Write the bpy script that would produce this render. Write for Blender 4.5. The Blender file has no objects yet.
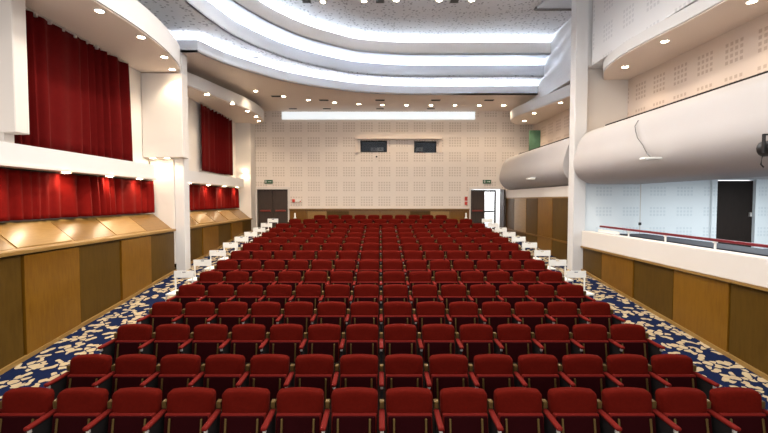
import bpy, bmesh, math, random
from mathutils import Vector, Matrix
from mathutils.geometry import tessellate_polygon
random.seed(7)
scene = bpy.context.scene
COL = scene.collection
PI = math.pi
CZ = 2.89                       # eye height of the photographer, standing on the stage

# ------------------------------------------------------------------ materials
def new_mat(name):
    m = bpy.data.materials.new(name); m.use_nodes = True
    nt = m.node_tree
    return m, nt, nt.nodes['Principled BSDF']
def rgb(c): return (c[0], c[1], c[2], 1)
def math_n(nt, op, a, b=None, c=None):
    n = nt.nodes.new('ShaderNodeMath'); n.operation = op
    for i, v in enumerate((a, b, c)):
        if v is None: continue
        if isinstance(v, (int, float)): n.inputs[i].default_value = v
        else: nt.links.new(v, n.inputs[i])
    return n.outputs[0]
def mix_n(nt, f, a, b):
    n = nt.nodes.new('ShaderNodeMix'); n.data_type = 'RGBA'
    for k, v in ((0, f), (6, a), (7, b)):
        if isinstance(v, (int, float)): n.inputs[k].default_value = v
        elif isinstance(v, tuple): n.inputs[k].default_value = rgb(v)
        else: nt.links.new(v, n.inputs[k])
    return n.outputs[2]
def noise_n(nt, vec, scale, detail=3, rough=.5):
    n = nt.nodes.new('ShaderNodeTexNoise'); n.inputs['Scale'].default_value = scale
    n.inputs['Detail'].default_value = detail; n.inputs['Roughness'].default_value = rough
    if vec is not None: nt.links.new(vec, n.inputs['Vector'])
    return n.outputs['Fac']
def pos_n(nt):
    return nt.nodes.new('ShaderNodeNewGeometry').outputs['Position']
def scale_n(nt, vec, s):
    n = nt.nodes.new('ShaderNodeVectorMath'); n.operation = 'MULTIPLY'
    nt.links.new(vec, n.inputs[0]); n.inputs[1].default_value = s
    return n.outputs[0]
def ramp_n(nt, f, lo, hi):
    n = nt.nodes.new('ShaderNodeMapRange'); n.interpolation_type = 'SMOOTHSTEP'
    nt.links.new(f, n.inputs[0]); n.inputs[1].default_value = lo; n.inputs[2].default_value = hi
    return n.outputs[0]
def plain(name, c, rough=.6, metal=0, var=.08, vs=6, sheen=0, spec=.5, bump=0, bs=80):
    m, nt, b = new_mat(name)
    p = pos_n(nt); f = noise_n(nt, p, vs)
    lo = tuple(x * (1 - var) for x in c); hi = tuple(min(1, x * (1 + var)) for x in c)
    nt.links.new(mix_n(nt, f, lo, hi), b.inputs['Base Color'])
    b.inputs['Roughness'].default_value = rough; b.inputs['Metallic'].default_value = metal
    b.inputs['Specular IOR Level'].default_value = spec
    if sheen:
        b.inputs['Sheen Weight'].default_value = sheen; b.inputs['Sheen Roughness'].default_value = .4
        b.inputs['Sheen Tint'].default_value = (1, .25, .2, 1)
    if bump:
        bn = nt.nodes.new('ShaderNodeBump'); bn.inputs['Strength'].default_value = bump; bn.inputs['Distance'].default_value = .004
        nt.links.new(noise_n(nt, p, bs), bn.inputs['Height']); nt.links.new(bn.outputs[0], b.inputs['Normal'])
    return m
def emit(name, c, s):
    m, nt, b = new_mat(name)
    b.inputs['Base Color'].default_value = rgb(c)
    b.inputs['Emission Color'].default_value = rgb(c); b.inputs['Emission Strength'].default_value = s
    return m
def wood(name, c1, c2, rough=.38, stretch=(6, 6, .8), spec=.5):
    m, nt, b = new_mat(name)
    p = scale_n(nt, pos_n(nt), stretch)
    f = noise_n(nt, p, 3.5, 6, .62); g = noise_n(nt, scale_n(nt, pos_n(nt), (1, 1, 1)), .9, 2)
    f2 = math_n(nt, 'ADD', math_n(nt, 'MULTIPLY', f, .7), math_n(nt, 'MULTIPLY', g, .5))
    nt.links.new(mix_n(nt, ramp_n(nt, f2, .35, .8), c1, c2), b.inputs['Base Color'])
    b.inputs['Roughness'].default_value = rough; b.inputs['Specular IOR Level'].default_value = spec
    return m
def perforated(name, axis, c, hole, pu, pv, nu, nv, sub=.1, hs=.30, rough=.75, off=(0, 0)):
    """acoustic board: clusters of small square holes; axis = the horizontal world axis of the wall"""
    m, nt, b = new_mat(name)
    sp = nt.nodes.new('ShaderNodeSeparateXYZ'); nt.links.new(pos_n(nt), sp.inputs[0])
    def side(o, per, n, of):
        cell = math_n(nt, 'MODULO', math_n(nt, 'ADD', o, 100 * per + of), per)
        inside = math_n(nt, 'LESS_THAN', cell, n * sub)
        fr = math_n(nt, 'FRACT', math_n(nt, 'DIVIDE', cell, sub))
        d = math_n(nt, 'ABSOLUTE', math_n(nt, 'SUBTRACT', fr, .5))
        return math_n(nt, 'MULTIPLY', inside, math_n(nt, 'LESS_THAN', d, hs)), math_n(nt, 'LESS_THAN', cell, .008)
    u, ju = side(sp.outputs[axis], pu, nu, off[0]); v, jv = side(sp.outputs[2], pv, nv, off[1])
    h = math_n(nt, 'MULTIPLY', u, v)
    base = mix_n(nt, noise_n(nt, pos_n(nt), 1.5), tuple(x * .96 for x in c), c)
    nt.links.new(mix_n(nt, h, base, hole), b.inputs['Base Color'])
    b.inputs['Roughness'].default_value = rough; b.inputs['Specular IOR Level'].default_value = .25
    return m
def speckled(name, c, dot):
    m, nt, b = new_mat(name)
    vo = nt.nodes.new('ShaderNodeTexVoronoi'); vo.inputs['Scale'].default_value = 8.5; vo.inputs['Randomness'].default_value = .75
    p = pos_n(nt); nt.links.new(p, vo.inputs['Vector'])
    d = math_n(nt, 'LESS_THAN', vo.outputs['Distance'], .33)
    keep = math_n(nt, 'GREATER_THAN', noise_n(nt, p, 2.5, 1), .2)
    nt.links.new(mix_n(nt, math_n(nt, 'MULTIPLY', d, keep), c, dot), b.inputs['Base Color'])
    b.inputs['Roughness'].default_value = .8; b.inputs['Specular IOR Level'].default_value = .2
    return m
def carpet():
    m, nt, b = new_mat('floral_carpet')
    p = pos_n(nt)
    sp = nt.nodes.new('ShaderNodeSeparateXYZ'); nt.links.new(p, sp.inputs[0])
    flat = nt.nodes.new('ShaderNodeCombineXYZ')
    wob = math_n(nt, 'MULTIPLY', math_n(nt, 'SUBTRACT', noise_n(nt, p, 5, 2), .5), .16)
    nt.links.new(math_n(nt, 'ADD', sp.outputs[0], wob), flat.inputs[0])
    nt.links.new(math_n(nt, 'ADD', sp.outputs[1], wob), flat.inputs[1])
    def flower(scale, petals, R, ring, rand):
        vo = nt.nodes.new('ShaderNodeTexVoronoi'); vo.voronoi_dimensions = '2D'
        vo.inputs['Scale'].default_value = scale; vo.inputs['Randomness'].default_value = rand
        nt.links.new(flat.outputs[0], vo.inputs['Vector'])
        df = nt.nodes.new('ShaderNodeVectorMath'); df.operation = 'SUBTRACT'
        nt.links.new(flat.outputs[0], df.inputs[0]); nt.links.new(vo.outputs['Position'], df.inputs[1])
        s2 = nt.nodes.new('ShaderNodeSeparateXYZ'); nt.links.new(df.outputs[0], s2.inputs[0])
        sc = nt.nodes.new('ShaderNodeSeparateColor'); nt.links.new(vo.outputs['Color'], sc.inputs[0])
        ang = math_n(nt, 'ADD', math_n(nt, 'ARCTAN2', s2.outputs[1], s2.outputs[0]), math_n(nt, 'MULTIPLY', sc.outputs[0], 6.28))
        pet = math_n(nt, 'MULTIPLY_ADD', math_n(nt, 'SINE', math_n(nt, 'MULTIPLY', ang, petals)), .32 * R, .68 * R)
        r = math_n(nt, 'DIVIDE', vo.outputs['Distance'], scale)
        inp = math_n(nt, 'LESS_THAN', r, pet)
        hole = math_n(nt, 'MULTIPLY', math_n(nt, 'GREATER_THAN', r, ring * .72), math_n(nt, 'LESS_THAN', r, ring))
        return math_n(nt, 'MULTIPLY', inp, math_n(nt, 'SUBTRACT', 1, hole))
    big = flower(1.9, 5, .20, .10, .6)
    leaf = flower(3.6, 2, .10, .001, .9)
    mask = math_n(nt, 'MAXIMUM', big, leaf)
    cream = mix_n(nt, noise_n(nt, p, 9), (.36, .26, .14), (.55, .46, .30))
    blue = mix_n(nt, noise_n(nt, p, 30), (.0035, .008, .033), (.006, .014, .055))
    nt.links.new(mix_n(nt, mask, blue, cream), b.inputs['Base Color'])
    b.inputs['Roughness'].default_value = .95; b.inputs['Specular IOR Level'].default_value = .1
    return m
def glass(name, c, alpha=.25, rough=.03):
    m, nt, b = new_mat(name)
    b.inputs['Base Color'].default_value = rgb(c); b.inputs['Roughness'].default_value = rough
    b.inputs['Alpha'].default_value = alpha
    return m

M = dict(
    plaster=plain('cream_plaster', (.70, .655, .61), .7, var=.02, vs=1.2, spec=.2),
    white=plain('white_plaster', (.67, .66, .655), .6, var=.02, vs=1.2, spec=.25),
    pink=plain('pale_parapet_paint', (.46, .43, .42), .6, var=.02, vs=1.2, spec=.3),
    back=perforated('perforated_back_wall', 0, (.80, .72, .65), (.60, .52, .45), .86, .72, 5, 4, .125, .30, off=(.1, .3)),
    side=perforated('perforated_balcony_wall', 1, (.72, .60, .51), (.54, .42, .34), .80, .72, 4, 4, .125, .30),
    upper=perforated('perforated_upper_wall', 1, (.78, .78, .79), (.64, .64, .66), .95, .80, 4, 4, .125, .30),
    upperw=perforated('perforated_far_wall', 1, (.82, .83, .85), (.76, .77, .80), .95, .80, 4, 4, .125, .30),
    gallery=perforated('perforated_gallery_wall', 0, (.80, .85, .87), (.68, .74, .77), .80, .60, 5, 3, .10, .32),
    speck=speckled('speckled_ceiling_board', (.68, .70, .74), (.36, .38, .42)),
    bandw=plain('ceiling_step_paint', (.76, .80, .86), .7, var=.02, vs=1, spec=.2),
    bandwarm=plain('ceiling_step_warm_lit', (.80, .76, .72), .7, var=.02, vs=1, spec=.2),  # step paint with the warm light on the top fascia mixed into its colour
    soff=plain('soffit_cream', (.78, .68, .60), .6, var=.02, vs=1, spec=.25),
    wood=wood('golden_wood', (.125, .050, .003), (.19, .085, .006), .30, spec=.4),
    woodd=wood('dark_slotted_wood', (.062, .030, .0025), (.090, .046, .005), .42, spec=.22),
    woodt=wood('desk_top_wood', (.23, .125, .03), (.32, .185, .055), .28, (6, .8, 6)),
    woodtd=wood('desk_top_wood_dark', (.14, .07, .014), (.20, .105, .025), .28, (6, .8, 6)),
    woodrail=wood('rail_wood', (.22, .12, .03), (.29, .17, .05), .35, (6, .8, 6)),
    carpet=carpet(),
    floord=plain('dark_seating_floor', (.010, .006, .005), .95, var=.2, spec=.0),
    velvet=plain('red_velvet', (.080, .0040, .0018), .9, var=.22, vs=35, sheen=.04, spec=.04, bump=.3, bs=150),
    arm=plain('red_armrest_fabric', (.125, .0065, .0040), .75, var=.12, vs=35, sheen=.05, spec=.1),
    under=plain('maroon_seat_board', (.018, .0018, .0024), .8, var=.1, spec=.02),
    brass=plain('old_brass', (.12, .07, .018), .42, .7, var=.15, vs=20),
    steel=plain('pale_metal', (.62, .58, .54), .4, .5, var=.08),
    darkmetal=plain('dark_metal', (.012, .010, .010), .6, spec=.2),
    black=plain('black_plastic', (.012, .012, .013), .45),
    curtain=plain('red_curtain', (.085, .0026, .0026), .85, var=.15, vs=10, sheen=.06, spec=.06),
    curtain2=plain('bright_red_curtain', (.17, .0045, .0028), .8, var=.15, vs=10, sheen=.08, spec=.08),
    door=wood('dark_door_wood', (.030, .018, .012), (.050, .030, .020), .5),
    doorbar=plain('red_push_bar', (.20, .03, .02), .4),
    brown=wood('brown_door_wood', (.012, .007, .005), (.018, .011, .008), .6, spec=.2),
    redrail=plain('red_rail_paint', (.17, .014, .022), .35),
    chairw=plain('white_plastic', (.80, .79, .75), .5, var=.02),
    green=plain('green_curtain_fabric', (.10, .22, .14), .8, var=.2),
    exitg=plain('exit_sign_green', (.03, .11, .05), .5),
    red=plain('alarm_red', (.55, .05, .03), .45),
    vent=plain('grey_vent', (.10, .095, .09), .6),
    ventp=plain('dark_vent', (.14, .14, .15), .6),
    navy=plain('navy_cloth', (.018, .022, .035), .8),
    panel=plain('grey_ceiling_panel', (.50, .52, .56), .6, var=.04, vs=2),
    lampw=emit('warm_lamp', (1, .80, .55), 30),
    led=emit('cool_led', (.80, .90, 1), 62),
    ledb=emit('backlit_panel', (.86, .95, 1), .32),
    glassd=glass('booth_glass', (.02, .03, .05), .35, .02),
    glassc=glass('clear_glass', (.8, .88, .95), .15, .02),
)

# ------------------------------------------------------------------ mesh helpers
class MB:
    def __init__(s): s.bm = bmesh.new()
    def box(s, x0, x1, y0, y1, z0, z1, bev=0, seg=2):
        vs = [s.bm.verts.new((x, y, z)) for z in (z0, z1) for y in (y0, y1) for x in (x0, x1)]
        fs = [s.bm.faces.new([vs[i] for i in q]) for q in ((0, 2, 3, 1), (4, 5, 7, 6), (0, 1, 5, 4), (2, 6, 7, 3), (0, 4, 6, 2), (1, 3, 7, 5))]
        if bev:
            es = list({e for f in fs for e in f.edges})
            bmesh.ops.bevel(s.bm, geom=es, offset=bev, segments=seg, affect='EDGES', profile=.5)
        return s
    def prism(s, pts, axis, lo, hi):
        """extrude a 2D outline along an axis: axis 0: pts=(y,z); 1: (x,z); 2: (x,y)"""
        def mk(p, t):
            return {0: (t, p[0], p[1]), 1: (p[0], t, p[1]), 2: (p[0], p[1], t)}[axis]
        a = [s.bm.verts.new(mk(p, lo)) for p in pts]; b = [s.bm.verts.new(mk(p, hi)) for p in pts]
        n = len(pts)
        for i in range(n):
            s.bm.faces.new((a[i], a[(i + 1) % n], b[(i + 1) % n], b[i]))
        if n <= 4:
            s.bm.faces.new(a[::-1]); s.bm.faces.new(b)
        else:
            for t in tessellate_polygon([[Vector((p[0], p[1], 0)) for p in pts]]):
                s.bm.faces.new([a[i] for i in t]); s.bm.faces.new([b[i] for i in t])
        return s
    def ribbon(s, pts, thick, z0, z1):
        """an upright strip following a plan polyline, thickened to one side"""
        n = len(pts); off = []
        for i in range(n):
            a = Vector(pts[max(0, i - 1)]); b = Vector(pts[min(n - 1, i + 1)])
            t = (b - a).normalized(); off.append((pts[i][0] - t.y * thick, pts[i][1] + t.x * thick))
        q = [[s.bm.verts.new((x, y, z)) for x, y in p] for p, z in ((pts, z0), (pts, z1), (off, z1), (off, z0))]
        for i in range(n - 1):
            for k in range(4):
                s.bm.faces.new((q[k][i], q[k][i + 1], q[(k + 1) % 4][i + 1], q[(k + 1) % 4][i]))
        for e in (0, n - 1): s.bm.faces.new([q[k][e] for k in range(4)])
        return s
    def tube(s, pts, r, seg=8):
        prev = None; n = len(pts); rings = []
        for i in range(n):
            a = Vector(pts[max(0, i - 1)]); b = Vector(pts[min(n - 1, i + 1)])
            t = (b - a).normalized()
            u = t.cross(Vector((0, 0, 1)))
            if u.length < .1: u = t.cross(Vector((1, 0, 0)))
            u.normalize(); v = t.cross(u)
            rings.append([s.bm.verts.new(Vector(pts[i]) + r * (math.cos(k * 2 * PI / seg) * u + math.sin(k * 2 * PI / seg) * v)) for k in range(seg)])
        for i in range(n - 1):
            for k in range(seg):
                s.bm.faces.new((rings[i][k], rings[i][(k + 1) % seg], rings[i + 1][(k + 1) % seg], rings[i + 1][k]))
        s.bm.faces.new(rings[0][::-1]); s.bm.faces.new(rings[-1])
        return s
    def disc(s, c, r, h, seg=20):
        """short upright cylinder, c = centre of its underside"""
        pts = [(c[0] + r * math.cos(k * 2 * PI / seg), c[1] + r * math.sin(k * 2 * PI / seg)) for k in range(seg)]
        return s.prism(pts, 2, c[2], c[2] + h)
    def holed(s, x0, x1, y0, y1, z0, z1, holes):
        """a wall in the XZ plane with rectangular openings (hx0,hx1,hz0,hz1)"""
        xs = sorted({x0, x1, *[h[0] for h in holes], *[h[1] for h in holes]})
        for a, b in zip(xs, xs[1:]):
            mid = (a + b) / 2; z = z0
            for h in sorted([h for h in holes if h[0] < mid < h[1]], key=lambda h: h[2]):
                if h[2] > z: s.box(a, b, y0, y1, z, h[2])
                z = h[3]
            if z < z1: s.box(a, b, y0, y1, z, z1)
        return s
    def xform(s, m): bmesh.ops.transform(s.bm, matrix=m, verts=s.bm.verts); return s
    def build(s, name, mat, parent=None, smooth=False):
        bmesh.ops.recalc_face_normals(s.bm, faces=s.bm.faces)
        me = bpy.data.meshes.new(name); s.bm.to_mesh(me); s.bm.free()
        me.materials.append(M[mat])
        if smooth:
            for p in me.polygons: p.use_smooth = True
            try: me.set_sharp_from_angle(angle=math.radians(40))
            except Exception: pass
        o = bpy.data.objects.new(name, me); COL.objects.link(o)
        if parent: o.parent = parent
        return o
def tag(o, label, cat, group=None):
    o['label'] = label; o['category'] = cat
    if group: o['group'] = group
    return o
def struct(o): o['kind'] = 'structure'; return o
def empty(name, loc, label, cat, group=None, rz=0):
    o = bpy.data.objects.new(name, None); COL.objects.link(o); o.location = loc; o.rotation_euler = (0, 0, rz)
    o.empty_display_size = .1
    return tag(o, label, cat, group)
def dup(root, loc, label, group=None):
    r = root.copy(); COL.objects.link(r); r.location = loc; r['label'] = label
    if group: r['group'] = group
    for ch in root.children:
        c = ch.copy(); COL.objects.link(c); c.parent = r
        for g in ch.children:
            d = g.copy(); COL.objects.link(d); d.parent = c
    return r
def local(root):                        # children built in world coordinates under a placed root
    bpy.context.view_layer.update()
ORD = ['', 'first', 'second', 'third', 'fourth', 'fifth', 'sixth', 'seventh', 'eighth', 'ninth', 'tenth', 'eleventh', 'twelfth', 'thirteenth', 'fourteenth']
def curve_pts(pts, n=8):
    """Catmull-Rom through plan points"""
    out = []
    P = [Vector(p) for p in pts]; P = [2 * P[0] - P[1]] + P + [2 * P[-1] - P[-2]]
    for i in range(1, len(P) - 2):
        for k in range(n):
            t = k / n; a, b, c, d = P[i - 1:i + 3]
            q = .5 * ((2 * b) + (c - a) * t + (2 * a - 5 * b + 4 * c - d) * t * t + (3 * b - a - 3 * c + d) * t ** 3)
            out.append((q.x, q.y))
    out.append(tuple(pts[-1])); return out

# ------------------------------------------------------------------ rows and floor
D0, DP, W = 4.45, .984, .58
DROPS = [2.0, 2.0, 1.89, 1.78, 1.67, 1.57, 1.46, 1.345, 1.235, 1.15, 1.075, .99, .88, .755, .625]
ROWZ = [CZ - d - .89 for d in DROPS]
FLOOR = [(-1.5, 0), (D0 + .25, 0)] + [(D0 + DP * i, ROWZ[i]) for i in range(1, 15)] + [(18.6, ROWZ[14]), (23.0, ROWZ[14])]
def floor_z(y):
    for (a, za), (b, zb) in zip(FLOOR, FLOOR[1:]):
        if a <= y <= b: return za + (zb - za) * (y - a) / (b - a)
    return 0
BACKZ = ROWZ[14]; YB = 20.75
fl = FLOOR[:-1] + [(YB + .2, BACKZ)]
struct(MB().prism(fl + [(y, z - .25) for y, z in fl[::-1]], 0, -6.9, 6.2).build('floor', 'carpet'))

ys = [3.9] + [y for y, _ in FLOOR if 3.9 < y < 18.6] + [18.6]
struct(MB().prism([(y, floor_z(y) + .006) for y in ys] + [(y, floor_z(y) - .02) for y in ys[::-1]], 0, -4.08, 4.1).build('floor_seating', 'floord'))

# ------------------------------------------------------------------ left side
XL = -6.75
struct(MB().box(XL - .25, XL, -1.5, YB + .2, -.2, 9.3).build('wall_left', 'plaster'))
def sloped_bottom(y0, y1, ztop):
    ys = [y0] + [y for y, _ in FLOOR if y0 < y < y1] + [y1]
    return [(y, floor_z(y)) for y in ys] + [(y1, ztop), (y0, ztop)]
def left_desk(n, y0, y1, cuts, first_dark):
    base = struct(MB().prism(sloped_bottom(y0, y1, 1.98), 0, -6.74, -6.06).build('trim_%d' % n, 'woodd'))
    m = MB()                                           # the sloped top, as a wedge behind the front rail
    m.prism([(-6.02, 1.98), (-6.66, 1.98), (-6.66, 2.49)], 1, y0, y1)
    m.build('sloped_top', 'woodrail', base)
    MB().box(-6.10, -5.98, y0, y1, 1.98, 2.045, .01).build('front_rail', 'woodrail', base)
    dark = first_dark
    for a, b in zip(cuts, cuts[1:]):
        MB().prism([(y + (.02 if y == a else -.02 if y == b else 0), z + (.06 if z < 1.9 else -.03)) for y, z in sloped_bottom(a, b, 1.98)], 0, -6.06, -6.03 if dark else -6.005).build('front_panel', 'woodd' if dark else 'wood', base)
        k = .51 / .64                                   # slope of the desk top
        pts = lambda t: [(-6.13, 1.98 + .088 + t), (-6.60, 1.98 + .088 + .47 * k + t), (-6.60, 1.98 + .088 + .47 * k - .012), (-6.13, 1.98 + .088 - .012)]
        MB().prism(pts(.008 if dark else .02), 1, a + .04, b - .04).build('top_panel', 'woodtd' if dark else 'woodt', base)
        dark = not dark
    MB().prism(sloped_bottom(y0, y1, 0)[:-2] + [(y, floor_z(y) + .07) for y in [y1] + [y for y, _ in FLOOR[::-1] if y0 < y < y1] + [y0]], 0, -6.03, -5.985).build('plinth', 'woodrail', base)
left_desk(1, 1.6, 12.42, [1.65, 3.0, 4.36, 5.74, 7.1, 8.45, 9.8, 11.1, 12.40], False)
left_desk(2, 12.95, 19.9, [13.0, 14.35, 15.75, 17.1, 18.5, 19.85], True)

def fabric(m, x, y0, y1, z0, z1, amp, per, seed):
    rnd = random.Random(seed); n = int((y1 - y0) / .035); ph = 0; rows = 10
    prof = []
    for i in range(n + 1):
        ph += 2 * PI * .035 / per * (1 + .5 * math.sin(i * .11 + seed))
        prof.append((y0 + (y1 - y0) * i / n, ph, amp * (.6 + .4 * math.sin(i * .07 + 2 * seed))))
    grid = []
    for r in range(rows + 1):
        t = r / rows; z = z1 + (z0 - z1) * t; k = .45 + .55 * t ** .6
        grid.append([m.bm.verts.new((x + a * k * math.sin(p + .35 * t * math.sin(i * .2)), y, z)) for i, (y, p, a) in enumerate(prof)])
    for r in range(rows):
        for i in range(n):
            m.bm.faces.new((grid[r][i], grid[r][i + 1], grid[r + 1][i + 1], grid[r + 1][i]))
    return m
def curtain(y0, y1, z0, z1, mat, label, seed, amp, per, track, x=-6.60):
    root = empty('curtain', (x, (y0 + y1) / 2, z0), label, 'curtain')
    mv = Matrix.Translation((-x, -(y0 + y1) / 2, -z0))
    o = fabric(MB(), x, y0, y1, z0, z1, amp, per, seed).xform(mv).build('drape', mat, root, True)
    s = o.modifiers.new('thickness', 'SOLIDIFY'); s.thickness = .012
    t = MB().box(x - .03, x + .03, y0 - .05, y1 + .05, z1, z1 + .03)
    if track:
        for k in range(int((y1 - y0) / .35)):
            yy = y0 + .2 + k * .35; t.box(x - .015, x + .045, yy - .02, yy + .02, z1 - .05, z1 + .03)
    t.xform(mv).build('curtain_track', 'steel' if track else 'darkmetal', root)
curtain(7.7, 11.2, 3.90, 6.44, 'curtain', 'tall dark red curtain on the near left wall, above the box balcony', 1, .135, .31, True)
curtain(15.75, 19.05, 3.98, 6.44, 'curtain', 'tall dark red curtain on the far left wall beside the back door', 2, .115, .30, True)
curtain(2.6, 12.3, 2.52, 3.43, 'curtain2', 'low bright red curtain above the near wooden desk, under the box balcony', 3, .12, .30, False)
curtain(13.1, 19.75, 2.52, 3.43, 'curtain2', 'low bright red curtain beyond the left column, above the far wooden desk', 4, .07, .30, False)

def left_box(y0, y1, label):
    root = empty('box_balcony', (-6.5, (y0 + y1) / 2, 3.45), label, 'balcony')
    mv = Matrix.Translation((6.5, -(y0 + y1) / 2, -3.45))
    pts = [(-6.74, y0), (-6.28, y0), (-6.24, y1 - .35), (-6.27, y1 - .15), (-6.36, y1 - .03), (-6.74, y1)]
    MB().prism(pts, 2, 3.50, 3.86).xform(mv).build('front_band', 'white', root)
    MB().prism([(a + (.0 if a < -6.7 else .03), b) for a, b in pts], 2, 3.46, 3.50).xform(mv).build('lower_lip', 'plaster', root)
left_box(1.6, 12.0, 'white box balcony band running under the tall near left curtain')
left_box(12.95, 19.7, 'white box balcony band beyond the left column under the far curtain')

def make_column(root, mv, parts):
    for nm, mt, b in parts: MB().box(*b, .012, 1).xform(mv).build(nm, mt, root)
root = empty('column', (-5.9, 12.65, floor_z(12.65)), 'white square column between the two wooden desks on the left', 'column', 'side columns')
make_column(root, Matrix.Translation((5.9, -12.65, -floor_z(12.65))), [
    ('shaft', 'white', (-6.04, -5.76, 12.5, 12.84, floor_z(12.5), 7.18)),
    ('pier', 'plaster', (-6.74, -6.045, 12.46, 12.84, 1.0, 4.1)),
    ('fin_wall', 'plaster', (-6.74, -5.60, 12.10, 12.48, 4.1, 6.47))])
root = empty('fin_wall', (-6.45, 7.45, 4.05), 'cream fin wall in front of the near left curtain at the photo edge', 'wall')
MB().box(-.28, .22, -.15, .15, 0, 2.42, .012, 1).build('fin_panel', 'plaster', root)
MB().box(-.28, -.02, -.10, .10, -.19, .0).build('fin_foot', 'plaster', root)
struct(MB().box(XL, -6.06, 19.95, YB, BACKZ, 7.18).build('wall_corner', 'plaster'))

def canopy(pts, inner, z0, z1, label, yc):
    root = empty('canopy', (inner, yc, z0), label, 'canopy')
    mv = Matrix.Translation((-inner, -yc, -z0))
    out = curve_pts(pts, 8)
    ring = [(inner, pts[0][1])] + out + [(inner, pts[-1][1])]
    MB().prism(ring, 2, z0 + .03, z1).xform(mv).build('fascia', 'white', root)
    def shrink(p): return (p[0] + (.03 if p[0] > 0 else -.03), p[1])
    MB().prism([shrink(p) if abs(p[0]) < abs(inner) - .1 else p for p in ring], 2, z0, z0 + .03).xform(mv).build('soffit', 'soff', root)
canopy([(-6.5, 2.0), (-5.75, 4.0), (-5.36, 6.2), (-5.16, 7.8), (-5.08, 9.2), (-5.18, 10.5), (-5.45, 11.7), (-5.85, 12.48)], XL, 6.49, 7.06, 'curved white canopy with downlights over the near left curtain', 8)
canopy([(-6.3, 12.9), (-5.95, 14.0), (-5.68, 15.2), (-5.36, 16.6), (-5.2, 17.8), (-5.2, 18.8), (-5.35, 19.7), (-5.75, 20.3)], XL, 6.49, 6.93, 'curved white canopy with downlights over the far left curtain', 17)

# ------------------------------------------------------------------ right side
XR = 5.95; XBK = 7.45; XU = 6.75
base = struct(MB().prism(sloped_bottom(1.6, 12.5, 1.49), 0, XR + .06, 6.2).build('trim_3', 'woodd'))
MB().box(XR - .02, XR + .22, 1.6, 12.5, 1.49, 1.53).build('top_rail', 'woodrail', base)
cuts = [1.65, 3.1, 4.47, 5.83, 7.2, 8.6, 9.95, 11.4, 12.48]; dark = True
for a, b in zip(cuts, cuts[1:]):
    dark = not dark
    MB().prism([(y + (.02 if y == a else -.02 if y == b else 0), z + (.06 if z < 1.4 else -.02)) for y, z in sloped_bottom(a, b, 1.49)], 0, XR + (.03 if not dark else .045), XR + .07).build('front_panel', 'wood' if not dark else 'woodd', base)
MB().prism(sloped_bottom(1.6, 12.5, 0)[:-2] + [(y, floor_z(y) + .07) for y in [12.5] + [y for y, _ in FLOOR[::-1] if 1.6 < y < 12.5] + [1.6]], 0, XR + .01, XR + .06).build('plinth', 'woodrail', base)
struct(MB().box(XR + .01, 6.2, 1.6, 12.5, 1.53, 1.985, .012, 1).build('wall_parapet', 'plaster'))
# far wood wall
base = struct(MB().prism(sloped_bottom(12.95, 20.2, 2.98), 0, XR + .06, 6.4).build('trim_4', 'woodd'))
fc = [13.0, 14.7, 16.1, 17.35, 18.9, 20.18]; mats = ['woodd', 'wood', 'woodd', 'woodt', 'woodd']
for (a, b), mt in zip(zip(fc, fc[1:]), mats):
    for z0, z1 in ((None, 1.50), (1.56, 2.95)):
        pts = sloped_bottom(a, b, z1) if z0 is None else [(a, z0), (b, z0), (b, z1), (a, z1)]
        pts = [(y + (.02 if y == a else -.02 if y == b else 0), z) for y, z in pts]
        MB().prism(pts, 0, XR + .03, XR + .07).build('wall_panel', 'woodd' if z0 is None and mt == 'woodt' else mt, base)
MB().box(XR + .01, XR + .07, 12.95, 20.2, 1.50, 1.56).build('mid_rail', 'wood', base)
MB().box(XR + .01, XR + .07, 12.95, 20.2, 2.95, 3.0).build('top_rail', 'woodrail', base)
struct(MB().box(XR, 6.4, 12.95, 20.3, 3.0, 3.34).build('wall_band', 'plaster'))
struct(MB().box(6.02, 6.4, 20.3, YB, BACKZ, 3.34).build('wall_jamb', 'plaster'))
# balcony back walls, upper walls
struct(MB().box(XBK, XBK + .2, -1.5, 12.87, 3.5, 6.8).box(XBK, XBK + .2, 13.2, YB, 3.5, 6.96).build('wall_right', 'side'))
struct(MB().box(6.1, XBK + .2, 12.87, 13.2, 3.5, 6.95).build('wall_divider', 'plaster'))
struct(MB().box(6.16, XBK + .3, -1.5, 12.5, 6.80, 9.3).build('wall_upper', 'upper'))
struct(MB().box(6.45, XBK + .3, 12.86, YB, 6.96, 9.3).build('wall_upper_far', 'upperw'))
root = empty('column', (5.9, 12.65, floor_z(12.65)), 'white square column rising to the ceiling on the right side', 'column', 'side columns')
make_column(root, Matrix.Translation((-5.9, -12.65, -floor_z(12.65))), [
    ('shaft', 'white', (5.70, 6.06, 12.5, 12.86, floor_z(12.5), 9.02)),
    ('fin_wall', 'white', (6.065, 7.7, 12.56, 12.86, 6.81, 9.02))])
PROF = [(6.48, 4.89), (6.40, 4.94), (6.22, 4.93), (6.00, 4.84), (5.83, 4.70), (5.73, 4.52), (5.65, 4.27), (5.59, 4.02), (5.60, 3.80), (5.70, 3.60), (5.85, 3.46), (6.02, 3.375), (6.2, 3.345), (7.45, 3.345), (7.45, 3.47), (6.48, 3.47)]
prof = []
P_ = PROF[:13]
prof = [(x, z) for x, z in curve_pts(P_, 4)] + PROF[13:]
def balcony(y0, y1, label, rails):
    yc = (y0 + y1) / 2
    root = empty('balcony', (6.4, yc, 3.345), label, 'balcony')
    mv = Matrix.Translation((-6.4, -yc, -3.345))
    m = MB(); m.prism(prof, 1, y0, y1)
    m.xform(mv).build('parapet', 'pink', root, True)
    m = MB().tube([(6.45, y0 + .1, 5.02), (6.45, y1 - .1, 5.02)], .022)
    m.xform(mv).build('handrail', 'darkmetal', root, True)
    k = y0 + .3
    while k < y1:
        MB().box(6.44, 6.46, k, k + .02, 4.88, 5.01).xform(mv).build('rail_post', 'darkmetal', root); k += 1.6
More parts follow.
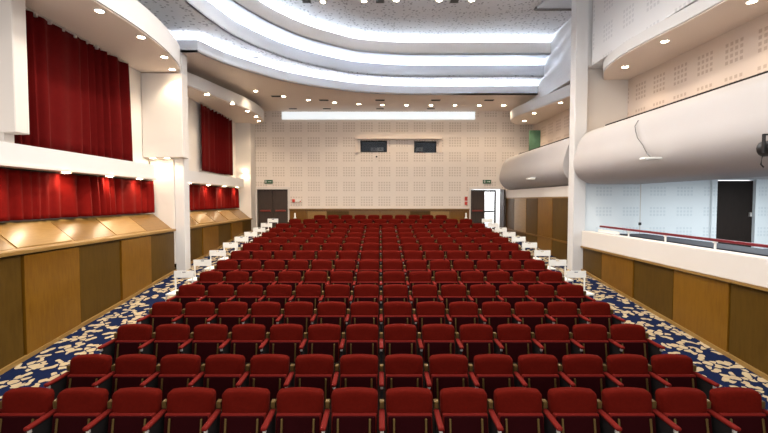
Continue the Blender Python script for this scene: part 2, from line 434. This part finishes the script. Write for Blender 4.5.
balcony(0.8, 12.3, 'large pale balcony with bulging rounded front along the near right side', 1)
balcony(13.0, 19.9, 'smaller rounded balcony beyond the right column, near the back wall', 1)
canopy([(6.6, 2.0), (6.45, 4.0), (6.32, 6.0), (6.24, 7.6), (6.18, 8.8), (6.07, 9.9), (6.05, 10.9), (6.22, 11.9), (6.68, 12.86)], XBK, 6.49, 6.78, 'curved white canopy with downlights above the near right balcony', 8)
canopy([(6.72, 13.3), (6.62, 14.6), (6.36, 16.2), (6.06, 17.5), (5.88, 18.5), (5.95, 19.5), (6.45, 20.4)], XBK, 6.49, 6.90, 'curved white canopy with downlights above the far right balcony', 17)
tag(MB().box(6.93, 7.44, 19.80, 19.87, 3.4705, 6.12).build('stage_flat', 'green'), 'green door panel at the far end of the small right balcony', 'panel').name = 'green_panel'

# side gallery behind the right parapet
GZ = 1.44
struct(MB().box(6.2, 13, 1.0, 12.6, GZ - .15, GZ).build('floor_gallery', 'navy'))
struct(MB().box(6.21, 13, 1.0, 12.6, 3.50, 3.62).build('ceiling_gallery', 'white'))
struct(MB().holed(6.07, 13, 12.6, 12.8, GZ, 3.5, [(9.93, 11.13, GZ, 3.49)]).build('wall_gallery', 'gallery'))
struct(MB().box(12.8, 13, 1.0, 12.6, GZ, 3.5).build('wall_gallery_side', 'gallery'))
d = struct(MB().box(9.95, 11.11, 12.65, 12.72, GZ, 3.46).build('door_3', 'brown'))
MB().box(9.80, 9.95, 12.52, 12.66, GZ, 3.5).box(11.11, 11.2, 12.55, 12.66, GZ, 3.5).build('door_frame', 'gallery', d)
MB().box(11.0, 11.04, 12.58, 12.65, 2.4, 2.52).build('door_handle', 'steel', d)
r = empty('handrail', (6.12, 6.8, 1.985), 'dark red handrail on white posts along the right parapet', 'handrail')
MB().box(-.03, .03, -5.2, 4.95, .15, .20, .012).build('rail', 'redrail', r)
for k in range(7): MB().box(-.012, .012, 3.6 - k * 1.35, 3.63 - k * 1.35, 0, .15).box(-.03, .03, 3.59 - k * 1.35, 3.64 - k * 1.35, .12, .15).build('post', 'chairw', r)
MB().box(-.03, .0, 4.0, 5.0, .02, .09).build('end_block', 'chairw', r)
tag(MB().box(6.24, 7.0, 1.7, 11.2, 1.93, 2.0).box(6.3, 6.36, 1.7, 11.2, GZ, 1.93).box(6.9, 6.96, 1.7, 11.2, GZ, 1.93).build('counter', 'navy'), 'long dark navy counter behind the red handrail on the right', 'counter')
t = empty('microphone', (7.55, 12.3, GZ), 'thin dark microphone stand in the pale gallery on the right', 'microphone stand')
MB().tube([(0, 0, .02), (0, 0, 2.05)], .012).build('pole', 'steel', t); MB().box(-.03, .03, -.03, .03, .72, .80, .01).build('clamp', 'black', t); MB().disc((0, 0, 0), .13, .025).build('base', 'black', t)

# ------------------------------------------------------------------ back wall
DL = (-6.0, -4.5); DTOP = 3.41; DR = (4.43, 5.95)
W1 = (-.95, .34, 5.24, 5.75); W2 = (1.66, 2.74, 5.22, 5.72)
struct(MB().holed(-6.9, 7.7, YB, YB + .25, BACKZ, 9.3, [(DL[0], DL[1], BACKZ, DTOP), (DR[0], DR[1], BACKZ, DTOP), W1, W2]).build('wall_back', 'back'))
base = struct(MB().box(-4.42, 4.35, YB - .07, YB, BACKZ, 2.42).build('trim_5', 'wood'))
for x0, x1, mt in ((-4.40, -3.55, 'wood'), (-3.55, -2.6, 'woodt'), (-2.6, -1.5, 'woodd'), (-1.5, 0, 'woodtd'), (0, 1.45, 'woodtd'), (1.45, 2.45, 'woodd'), (2.45, 3.4, 'woodt'), (3.4, 4.33, 'wood')):
    MB().box(x0 + .02, x1 - .02, YB - .10, YB - .07, BACKZ + .05, 2.34).build('wall_panel', mt, base)
MB().box(-4.44, 4.37, YB - .13, YB, 2.42, 2.47).build('cap_rail', 'woodrail', base)
# left double door
d = struct(MB().box(DL[0], DL[1], YB + .1, YB + .14, BACKZ, DTOP).build('door_1', 'door'))
MB().box(DL[0] - .1, DL[0], YB - .06, YB + .05, BACKZ, DTOP + .1).box(DL[1], DL[1] + .1, YB - .06, YB + .05, BACKZ, DTOP + .1).box(DL[0], DL[1], YB - .06, YB + .05, DTOP, DTOP + .1).build('door_frame', 'plaster', d)
for x0 in (DL[0] + .02, (DL[0] + DL[1]) / 2 + .01):
    l = MB().box(x0, x0 + .72, YB + .04, YB + .1, BACKZ + .01, DTOP - .02, .006, 1).build('door_leaf', 'door', d)
    MB().box(x0 + .12, x0 + .62, YB - .02, YB + .04, BACKZ + .95, BACKZ + 1.03, .01).build('push_bar', 'doorbar', l)
# right double door: one dark leaf closed, the other open on a bright lobby
d = struct(MB().box(DR[0], 5.13, YB + .04, YB + .1, BACKZ + .01, DTOP - .02, .006, 1).build('door_2', 'door'))
MB().box(DR[0] - .09, DR[0], YB - .06, YB + .05, BACKZ, DTOP + .1).box(DR[0], DR[1], YB - .06, YB + .05, DTOP, DTOP + .1).build('door_frame', 'plaster', d)
MB().box(DR[0] + .08, 5.03, YB - .02, YB + .04, BACKZ + .95, BACKZ + 1.03, .01).build('push_bar', 'doorbar', d)
MB().box(5.86, 5.92, 20.05, YB + .02, BACKZ + .02, DTOP - .02).build('open_leaf', 'door', d)
g = struct(MB().box(5.14, 5.20, 21.5, 21.56, BACKZ, 3.4).box(5.80, 5.88, 21.5, 21.56, BACKZ, 3.4).box(5.2, 5.8, 21.5, 21.56, 3.3, 3.4).box(5.2, 5.8, 21.5, 21.56, BACKZ + .9, BACKZ + .96).box(5.2, 5.8, 21.5, 21.56, BACKZ, BACKZ + .1).build('door_4', 'darkmetal'))
MB().box(5.2, 5.8, 21.52, 21.54, BACKZ + .1, 3.3).build('glass_pane', 'glassc', g)
struct(MB().box(3.5, 8.0, 23.0, 23.1, BACKZ, 4).box(3.4, 3.5, YB + .26, 23.1, BACKZ, 4).box(8, 8.1, YB + .26, 23.1, BACKZ, 4).build('wall_lobby', 'white'))
struct(MB().box(3.4, 8.1, YB + .26, 23.1, BACKZ - .1, BACKZ).build('floor_lobby', 'white'))
struct(MB().box(3.4, 8.1, YB + .26, 23.1, 4, 4.1).build('ceiling_lobby', 'white'))
# projection booth windows
for n, w in ((1, W1), (2, W2)):
    o = struct(MB().box(w[0], w[0] + .03, YB - .02, YB + .2, w[2], w[3]).box(w[1] - .03, w[1], YB - .02, YB + .2, w[2], w[3]).box(w[0], w[1], YB - .02, YB + .2, w[2] - .02, w[2]).box(w[0], w[1], YB - .02, YB + .2, w[3], w[3] + .02).build('window_%d' % n, 'darkmetal'))
    MB().box(w[0] + .03, w[1] - .03, YB + .1, YB + .115, w[2], w[3]).build('window_pane', 'glassd', o)
for nm, b in (('wall_booth_back', (-1.3, 3.2, YB + 1.2, YB + 1.3, 4.9, 6.1)), ('floor_booth', (-1.3, 3.2, YB + .26, YB + 1.2, 4.8, 4.9)), ('ceiling_booth', (-1.3, 3.2, YB + .26, YB + 1.2, 6.1, 6.2)), ('wall_booth_left', (-1.4, -1.3, YB + .26, YB + 1.3, 4.8, 6.2)), ('wall_booth_right', (3.2, 3.3, YB + .26, YB + 1.3, 4.8, 6.2))):
    struct(MB().box(*b).build(nm, 'black'))
struct(MB().box(-1.2, 3.0, YB - .22, YB, 5.83, 6.02).box(-1.2, -1.06, YB - .1, YB, 5.18, 5.83).box(2.86, 3.0, YB - .1, YB, 5.18, 5.83).build('trim_6', 'soff'))
def projector(x, z, mat, label):
    r = empty('projector', (x, YB + .45, z), label, 'projector')
    MB().box(-.16, .16, -.2, .2, .06, .24, .02).build('body', mat, r)
    m = MB(); m.prism([(.06 * math.cos(k * PI / 6), .15 + .06 * math.sin(k * PI / 6)) for k in range(12)], 1, -.25, -.2); m.build('lens', 'glassc', r)
    MB().box(-.14, .14, -.15, .15, -.34, .06).build('stand', 'black', r)
projector(1.95, 5.24, 'chairw', 'small white projector behind the right booth window')
projector(-.30, 5.24, 'panel', 'grey blue shape standing for the reflection in the left booth window')  # solid body stands in for a bluish reflection in the pane
projector(.02, 5.24, 'chairw', 'pale projector behind the left booth window, beside its right edge')
h = empty('hook', (-.17, YB - .025, 5.0), 'tiny dark wall fitting under the left booth window', 'wall fitting')
MB().box(-.04, .04, -.04, .03, -.03, .03, .008).build('plate', 'darkmetal', h); MB().tube([(0, -.04, 0), (0, -.1, -.05)], .012).build('arm', 'darkmetal', h)
# exit signs
def exit_sign(x, z, label):
    r = empty('exit_sign', (x, YB - .03, z), label, 'sign', 'exit signs')
    MB().box(-.2, .2, -.02, .03, -.09, .09, .008).build('housing', 'exitg', r)
    m = MB()                                            # pale running figure and arrow
    for b in ((-.15, -.10, -.05, .05), (-.17, -.08, -.005, .015), (-.135, -.115, .055, .075), (-.02, .10, -.012, .012), (.10, .12, -.03, .03), (.12, .14, -.015, .015)):
        m.box(b[0], b[1], -.024, -.02, b[2], b[3])
    m.build('pictogram', 'chairw', r)
exit_sign(-5.43, 3.78, 'small green exit sign above the left back double door')
exit_sign(5.22, 3.78, 'small green exit sign above the right back door')
def alarm(x, z, label, horiz):
    r = empty('fire_alarm', (x, YB - .03, z), label, 'alarm', 'fire alarms')
    MB().box(-.06, .06, -.05, .03, -.08, .08, .015).build('box', 'red', r)
    if horiz:
        MB().box(.09, .34, -.03, .03, -.06, .06, .01).build('plate', 'chairw', r); MB().box(.30, .36, -.04, -.03, -.05, .0).build('tag', 'red', r)
    else:
        MB().box(-.06, .06, -.04, .03, .14, .32, .01).build('sounder', 'red', r); MB().box(-.07, .07, -.02, .03, .34, .4).build('plate', 'chairw', r)
alarm(-4.22, 2.85, 'red fire alarm with white plate right of the left back door', True)
alarm(4.2, 2.72, 'red fire alarm left of the right back door', False)
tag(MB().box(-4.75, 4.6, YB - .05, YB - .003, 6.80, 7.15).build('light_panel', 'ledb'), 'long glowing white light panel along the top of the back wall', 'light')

# ------------------------------------------------------------------ ceiling: stepped coves
b1 = [(-6.74, 12.5), (-5.30, 12.5)] + curve_pts([(-5.30, 12.5), (-4.80, 13.7), (-3.65, 15.3), (-2.9, 15.95), (-1.9, 16.6), (-.8, 17.1), (.4, 17.4), (1.6, 17.5), (3, 17.5), (6.74, 17.5)], 6)[1:]
b2 = curve_pts([(-5.05, -1.4), (-5.0, 5), (-4.93, 8), (-4.74, 10.3), (-4.56, 11.7), (-4.13, 13.2), (-3.0, 14.95), (-1.37, 16.25), (-.5, 16.6), (.4, 16.82), (1.6, 16.9), (6.74, 16.9)], 6)
b3 = curve_pts([(-4.75, -1.4), (-4.7, 6), (-4.62, 8.5), (-4.4, 10.4), (-4.1, 11.7), (-3.72, 12.7), (-3.2, 13.7), (-2.37, 14.75), (-1.08, 15.75), (-.3, 16.05), (.4, 16.18), (1.6, 16.25), (6.74, 16.25)], 6)
def cove(n, curve, z0, lip, tail, facia_mat, under_mat, led_from):
    o = struct(MB().prism(list(curve) + tail, 2, z0, z0 + .06).build('trim_%d' % n, under_mat))
    MB().ribbon(curve, .06, z0, lip).build('fascia', facia_mat, o)
    c = curve[led_from:]; pts = []
    for i in range(len(c)):
        a = Vector(c[max(0, i - 1)]); b = Vector(c[min(len(c) - 1, i + 1)]); t = (b - a).normalized()
        pts.append((c[i][0] - t.y * .45, c[i][1] + t.x * .45, lip - .05))
    if pts[-1][0] > 6.7: pts[-1] = (6.70, pts[-1][1], pts[-1][2])
    return pts
p1 = cove(7, b1, 7.19, 7.54, [(6.74, 20.74), (-6.74, 20.74)], 'bandw', 'soff', 2)
p2 = cove(8, b2, 7.74, 8.20, [(6.74, 20.74), (-6.74, 20.74), (-6.74, -1.4)], 'bandw', 'speck', 0)
p3 = cove(9, b3, 8.39, 8.84, [(6.74, 20.74), (-6.74, 20.74), (-6.74, -1.4)], 'bandwarm', 'bandw', 0)
for pts, lab in ((p1, 'lowest'), (p2, 'middle'), (p3, 'highest')):
    tag(MB().tube(pts, .018, 6).build('cove_light', 'led'), 'cool white strip light hidden in the %s curved ceiling step' % lab, 'light')
tag(MB().tube([(-6.6, 12.75, 7.30), (-5.45, 12.75, 7.30)], .018, 6).build('cove_light', 'led'), 'short cool strip light over the ceiling ledge above the left column', 'light')
struct(MB().box(XL, XU, -1.5, YB, 9.04, 9.2).build('ceiling', 'speck'))
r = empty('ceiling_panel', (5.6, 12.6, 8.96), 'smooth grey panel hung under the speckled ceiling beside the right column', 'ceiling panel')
MB().prism([(-.62, 1.1), (.65, 1.1), (.9, -2.2), (-.1, -2.2)], 2, 0, .05).build('board', 'panel', r)
MB().box(-.66, .66, 1.1, 1.22, -.02, .06).build('edge_shadow', 'vent', r)  # dark strip modelled in place of the shadow line at the far edge
MB().tube([(0, .5, .05), (0, .5, .09)], .02).build('hanger', 'darkmetal', r)

# ------------------------------------------------------------------ lamps
def spot(x, y, z, w, ang=115, col=(1, .78, .55), blend=.6, r=.06):
    l = bpy.data.lights.new('spot', 'SPOT'); l.energy = w; l.color = col; l.spot_size = math.radians(ang); l.spot_blend = blend; l.shadow_soft_size = r
    o = bpy.data.objects.new('lamp_light', l); COL.objects.link(o); o.location = (x, y, z); return o
proto = None
def downlight(x, y, z, label, w=40, group=None, ang=120, r=.075, col=(1, .78, .55)):
    global proto
    if proto is None:
        proto = empty('downlight', (x, y, z), label, 'ceiling light', group)
        MB().disc((0, 0, -.014), .075, .013).build('lamp', 'lampw', proto)
        m = MB()
        for k in range(20):
            a0, a1 = k * PI / 10, (k + 1) * PI / 10
            q = [(rr * math.cos(a), rr * math.sin(a)) for rr, a in ((.075, a0), (.1, a0), (.1, a1), (.075, a1))]
            m.prism(q, 2, -.018, -.001)
        m.build('trim_ring', 'chairw', proto)
        o = proto
    else: o = dup(proto, (x, y, z), label, group)
    s = spot(x, y, z - .05, w, ang, col)
    return o
def series(pts, z, text, group, w, **k):
    for i, (x, y) in enumerate(pts, 1): downlight(x, y, z, text % ORD[i], w, group, **k)
series([(-5.33, 8.2), (-5.27, 9.5), (-5.42, 10.8), (-5.72, 11.82), (-5.6, 6.6), (-5.85, 4.9)][:4], 6.49, 'recessed downlight, %s from the near end of the near left canopy', 'left canopy lights', 40)
series([(-5.90, 14.6), (-5.52, 16.0), (-5.36, 17.3), (-5.34, 18.4), (-5.50, 19.4)], 6.49, 'recessed downlight, %s from the near end of the far left canopy', 'far left canopy lights', 30)
series([(6.73, 7.82), (6.45, 9.75), (6.62, 11.6)], 6.49, 'recessed downlight, %s from the near end of the near right canopy', 'right canopy lights', 16)
series([(6.66, 15.8), (6.38, 17.7), (6.55, 19.4)], 6.49, 'recessed downlight, %s from the near end of the far right canopy', 'far right canopy lights', 30)
series([(-4.9, 16.9), (-4.0, 17.75), (-3.08, 18.4), (-2.0, 18.85), (-.95, 19.15), (.1, 19.35), (1.2, 19.4), (2.32, 19.4), (3.4, 19.4), (4.5, 19.4), (5.6, 19.4)], 7.19, 'recessed downlight, %s from the left under the soffit before the back wall', 'back soffit lights', 26)
series([(-1.77, 13.4), (-.49, 13.35), (.5, 13.3), (1.82, 13.3), (2.82, 13.3)], 9.04, 'round ceiling downlight, %s from the left in the speckled central ceiling', 'central ceiling lights', 120)
series([(-6.42, 6.85), (-6.42, 8.7), (-6.42, 10.1), (-6.42, 11.35)], 3.455, 'small downlight, %s from the near end under the near left box balcony', 'box balcony lights', 9, ang=140)
series([(-6.42, 14.3), (-6.42, 15.9), (-6.42, 17.5), (-6.42, 19.1)], 3.455, 'small downlight, %s from the near end under the far left box balcony', 'far box balcony lights', 9, ang=140)
series([(-6.5, 12.2), (-6.1, 12.2)], 4.1, 'small downlight, %s from the left under the fin wall of the left column', 'fin wall lights', 8, ang=150)
downlight(-6.3, 19.85, 4.15, 'small bright lamp in the left back corner above the door', 5, ang=150)
# the rows of ceiling lamps over the seats, above the frame
for y in (1.5, 4.0, 6.5, 9.0, 11.2):
    for x in (-2.2, 0, 2.2): spot(x, y, 8.9, 100 if y < 5 else 215, 168, (1, .92, .82), .9, .12)
def area(x, y, z, sx, sy, w, col, rot=(0, 0, 0)):
    l = bpy.data.lights.new('area', 'AREA'); l.shape = 'RECTANGLE'; l.size = sx; l.size_y = sy; l.energy = w; l.color = col
    o = bpy.data.objects.new('lamp_light', l); COL.objects.link(o); o.location = (x, y, z); o.rotation_euler = rot; return o
area(9.5, 8, 3.46, 5, 6, 215, (.90, .97, 1))             # gallery ceiling lamps
area(5.8, 22.2, 3.9, 2, 1, 70, (.92, .97, 1))           # lobby beyond the open back door

def vent(x, y, z, label, sx=.20, sy=.10, mat='vent'):
    r = empty('ceiling_vent', (x, y, z), label, 'vent')
    MB().box(-sx, sx, -sy, sy, -.015, .003).build('plate', mat, r)
    for k in range(3): MB().box(-sx * .85, sx * .85, -sy + sy * .5 * (k + 1) - .012, -sy + sy * .5 * (k + 1) + .012, -.02, -.015).build('slat', 'darkmetal', r)
for i, x in enumerate((-4.3, -2.42, 0, 2.4, 4.7), 1):
    vent(x, 18.45 - (.7 if x < -4 else 0), 7.19, 'dark slim vent, %s from the left in the front row of soffit vents' % ORD[i])
for i, x in enumerate((-4.1, -2.5, 0, 2.4), 1):
    vent(x, 20.15, 7.19, 'dark slim vent, %s from the left near the back wall light panel' % ORD[i], .18, .07)
for i, x in enumerate((-2.27, 0, 2.3), 1):
    vent(x, 13.35, 9.04, 'square dark ceiling vent, %s from the left in the central ceiling' % ORD[i], .13, .13, 'ventp')
vent(-4.25, 14.6, 7.74, 'small pale grey vent in the lowest bright ceiling step on the left', .14, .1, 'panel')

# hanging microphones of the balconies, spotlight at the right edge
r = empty('hanging_microphone', (5.34, 8.40, 3.68), 'flat white fixture hanging by a wire on the near right balcony', 'microphone')
MB().box(-.17, .17, -.10, .10, 0, .05, .015).build('body', 'chairw', r)
MB().tube([(0, 0, .05), (.08, .25, .15), (.18, .55, .35), (.21, .80, .55), (.26, .95, .70), (.33, 1.1, .85), (.44, 1.17, .99)], .009, 6).build('wire', 'vent', r)
MB().box(.0, .16, -.015, .015, .0, .04).build('bracket', 'panel', r)
r = empty('hanging_microphone', (5.42, 15.3, 3.62), 'small flat fixture on the front of the far right balcony', 'microphone')
MB().box(-.14, .14, -.1, .1, 0, .06, .015).build('body', 'chairw', r); MB().box(.0, .18, -.015, .015, .06, .10).build('bracket', 'panel', r)
r = empty('stage_spotlight', (5.42, 5.88, 3.44), 'black stage spotlight at the right edge on the balcony front', 'spotlight')
m = MB(); m.prism([(.11 * math.cos(k * PI / 8), .17 + .11 * math.sin(k * PI / 8)) for k in range(16)], 1, -.16, .14); m.build('body', 'black', r, True)
MB().box(-.14, -.12, -.02, .02, .1, .36).box(.12, .14, -.02, .02, .1, .36).box(-.14, .14, -.02, .02, .34, .36).box(-.02, .15, -.02, .02, .36, .39).build('yoke', 'black', r)
MB().tube([(-.05, .1, .08), (-.07, .1, -.05), (-.03, .1, -.09)], .01).build('cable', 'black', r)

# ------------------------------------------------------------------ seats
def seat_proto():
    """a red tip-up theatre seat facing the stage (-Y), seat folded up; origin on the floor under the backrest"""
    root = empty('theatre_seat', (0, 0, 0), '', 'theatre seat')
    m = MB(); n = 10
    hw, z0, z1 = .248, .40, .875                                     # rounded cushion, bulging forward, bowed top
    def outline():
        out = []
        for k in range(9):                                          # bottom corners square-ish, top corners rounded
            a = k / 8 * PI / 2; out.append((hw - .055 + .055 * math.cos(a), z1 - .055 + .055 * math.sin(a) - .012))
        for k in range(1, 8):
            t = k / 8; x = (hw - .055) * (1 - 2 * t); out.append((x, z1 - .012 + .014 * (1 - (2 * t - 1) ** 2)))
        for k in range(9):
            a = PI / 2 + k / 8 * PI / 2; out.append((-hw + .055 + .055 * math.cos(a), z1 - .055 + .055 * math.sin(a) - .012))
        out += [(-hw + .01, z0), (hw - .01, z0)]
        return out
    o = outline(); cx, cz = 0, .66
    layers = [(.055, .94), (.045, 1.0), (-.02, 1.0), (-.042, .97), (-.055, .90), (-.066, .70), (-.070, .4)]
    rings = []
    for y, s in layers:
        rings.append([m.bm.verts.new((cx + (x - cx) * s, y + .11 * (z - .89), cz + (z - cz) * s)) for x, z in o])
    L = len(o)
    for a, b in zip(rings, rings[1:]):
        for i in range(L): m.bm.faces.new((a[i], a[(i + 1) % L], b[(i + 1) % L], b[i]))
    m.bm.faces.new(rings[0]); m.bm.faces.new(rings[-1][::-1])
    m.build('backrest', 'velvet', root, True)
    tilt = Matrix.Translation((0, -.12, .36)) @ Matrix.Rotation(math.radians(-10), 4, 'X')   # folded-up squab
    m = MB().box(-.235, .235, -.055, .015, 0, .302, .016, 3).xform(tilt); m.build('seat', 'arm', root, True)
    m = MB().box(-.222, .222, -.075, -.052, -.01, .280, .008, 1).xform(tilt); m.build('seat_board', 'under', root)
    for s in (-1, 1):
        m = MB().box(s * .165 - .012, s * .165 + .012, -.088, -.075, .0, .262, .004, 1).xform(tilt); m.build('seat_bar', 'brass', root)
    return root
def arm_parts(root, x):
    m = MB().box(x - .030, x + .030, -.40, .00, .628, .668, .017, 3); m.build('armrest', 'arm', root, True)
    m = MB().box(x - .026, x + .026, -.02, .05, .668, .745, .006, 1).box(x - .016, x + .016, .0, .06, .58, .67); m.build('arm_bracket', 'brass', root)
    m = MB().box(x - .018, x + .018, -.365, -.335, .588, .628, .008, 2); m.build('arm_cap', 'steel', root)
    m = MB().box(x - .017, x + .017, -.33, .03, .42, .628).box(x - .017, x + .017, -.12, .04, .02, .42).box(x - .03, x + .03, -.13, .10, .0, .02); m.build('stand', 'darkmetal', root)
sp = seat_proto(); arm_parts(sp, -W / 2)
counts = [14] * 13 + [13, 10]
ROWN = ['front row'] + ['%s row from the front' % ORD[k] for k in range(2, 13)] + ['third row from the back', 'second row from the back', 'last row']
first = True
for i, n in enumerate(counts):
    y = D0 + DP * i; z = ROWZ[i]
    for k in range(n):
        x = (k - (n - 1) / 2) * W + .02
        half = n / 2
        if k < half: lab = '%s from the left end' % ORD[k + 1]
        else: lab = '%s from the right end' % ORD[n - k]
        lab = 'red velvet theatre seat, %s of the %s' % (lab, ROWN[i])
        grp = 'seats in the ' + ROWN[i]
        if first:
            sp.location = (x, y, z); sp['label'] = lab; sp['group'] = grp; o = sp; first = False; src = sp
        else:
            o = dup(sp, (x, y, z), lab, grp)
        if k == n - 1: o['end'] = 1
end_src = None
for o in [o for o in list(COL.objects) if o.get('end')]:
    del o['end']
    if end_src is None:
        before = set(COL.objects.keys()); arm_parts(o, W / 2)
        end_src = [c for c in o.children if c.name not in before]
    else:
        for c in end_src:
            d = c.copy(); COL.objects.link(d); d.parent = o

# white stacking chairs added at the row ends
def white_proto():
    root = empty('stacking_chair', (0, 0, 0), '', 'chair')
    m = MB()
    m.holed(-.215, .215, -.012, .012, .735, .885, [(-.045, .045, .845, .868)]); m.build('backrest', 'chairw', root)
    MB().box(-.20, .20, -.44, -.02, .43, .465, .012, 2).build('seat', 'chairw', root)
    for sx in (-.2, .175): MB().box(sx, sx + .025, -.012, .012, .46, .74).build('back_post', 'chairw', root)
    for sx in (-1, 1):
        for y0, y1 in ((-.42, -.46), (-.02, .02)):
            MB().tube([(sx * .185, y0, .44), (sx * .20, y1, .0)], .012).build('leg', 'steel', root)
    return root
wp = white_proto(); first = True
RN = ['', '', '', '', '', 'sixth', 'seventh', 'eighth', 'ninth', 'tenth', 'eleventh', 'twelfth', 'thirteenth', 'fourteenth']
for i in range(5, 14):
    for s in (-1, 1):
        loc = (s * 4.36, D0 + DP * i, ROWZ[i] + .0)
        lab = 'white plastic stacking chair in the aisle at the %s end of the %s seat row' % ('left' if s < 0 else 'right', RN[i])
        grp = 'white chairs along the %s aisle' % ('left' if s < 0 else 'right')
        if first: wp.location = loc; wp['label'] = lab; wp['group'] = grp; first = False
        else: dup(wp, loc, lab, grp)
for s, t in ((-1, 'left'), (1, 'right')):
    r = empty('marker_post', (s * 3.48 + .02, D0 + DP * 13, ROWZ[13] + .98), 'small white upright marker on the %s side of the second last seat row' % t, 'marker', 'white markers')
    MB().box(-.03, .03, -.02, .02, -.06, .14, .01).build('stick', 'chairw', r); MB().box(-.05, .05, -.035, .035, -.08, -.05).build('clip', 'chairw', r)
bpy.context.view_layer.update()

# ------------------------------------------------------------------ world and camera
w = bpy.data.worlds.new('hall'); scene.world = w; w.use_nodes = True
w.node_tree.nodes['Background'].inputs[0].default_value = (.96, .97, 1, 1); w.node_tree.nodes['Background'].inputs[1].default_value = .75
cam = bpy.data.cameras.new('camera'); co = bpy.data.objects.new('camera', cam); COL.objects.link(co)
co.location = (0, 0, CZ); co.rotation_euler = (math.radians(90 - 2.23), 0, 0)
cam.sensor_width = 36; cam.lens = 424 / 768 * 36; cam.shift_x = .0052; cam.clip_start = .05
scene.camera = co
vs = scene.view_settings
vs.view_transform = 'Standard'; vs.look = 'None'; vs.gamma = 1; vs.use_curve_mapping = False; vs.exposure = 1.12
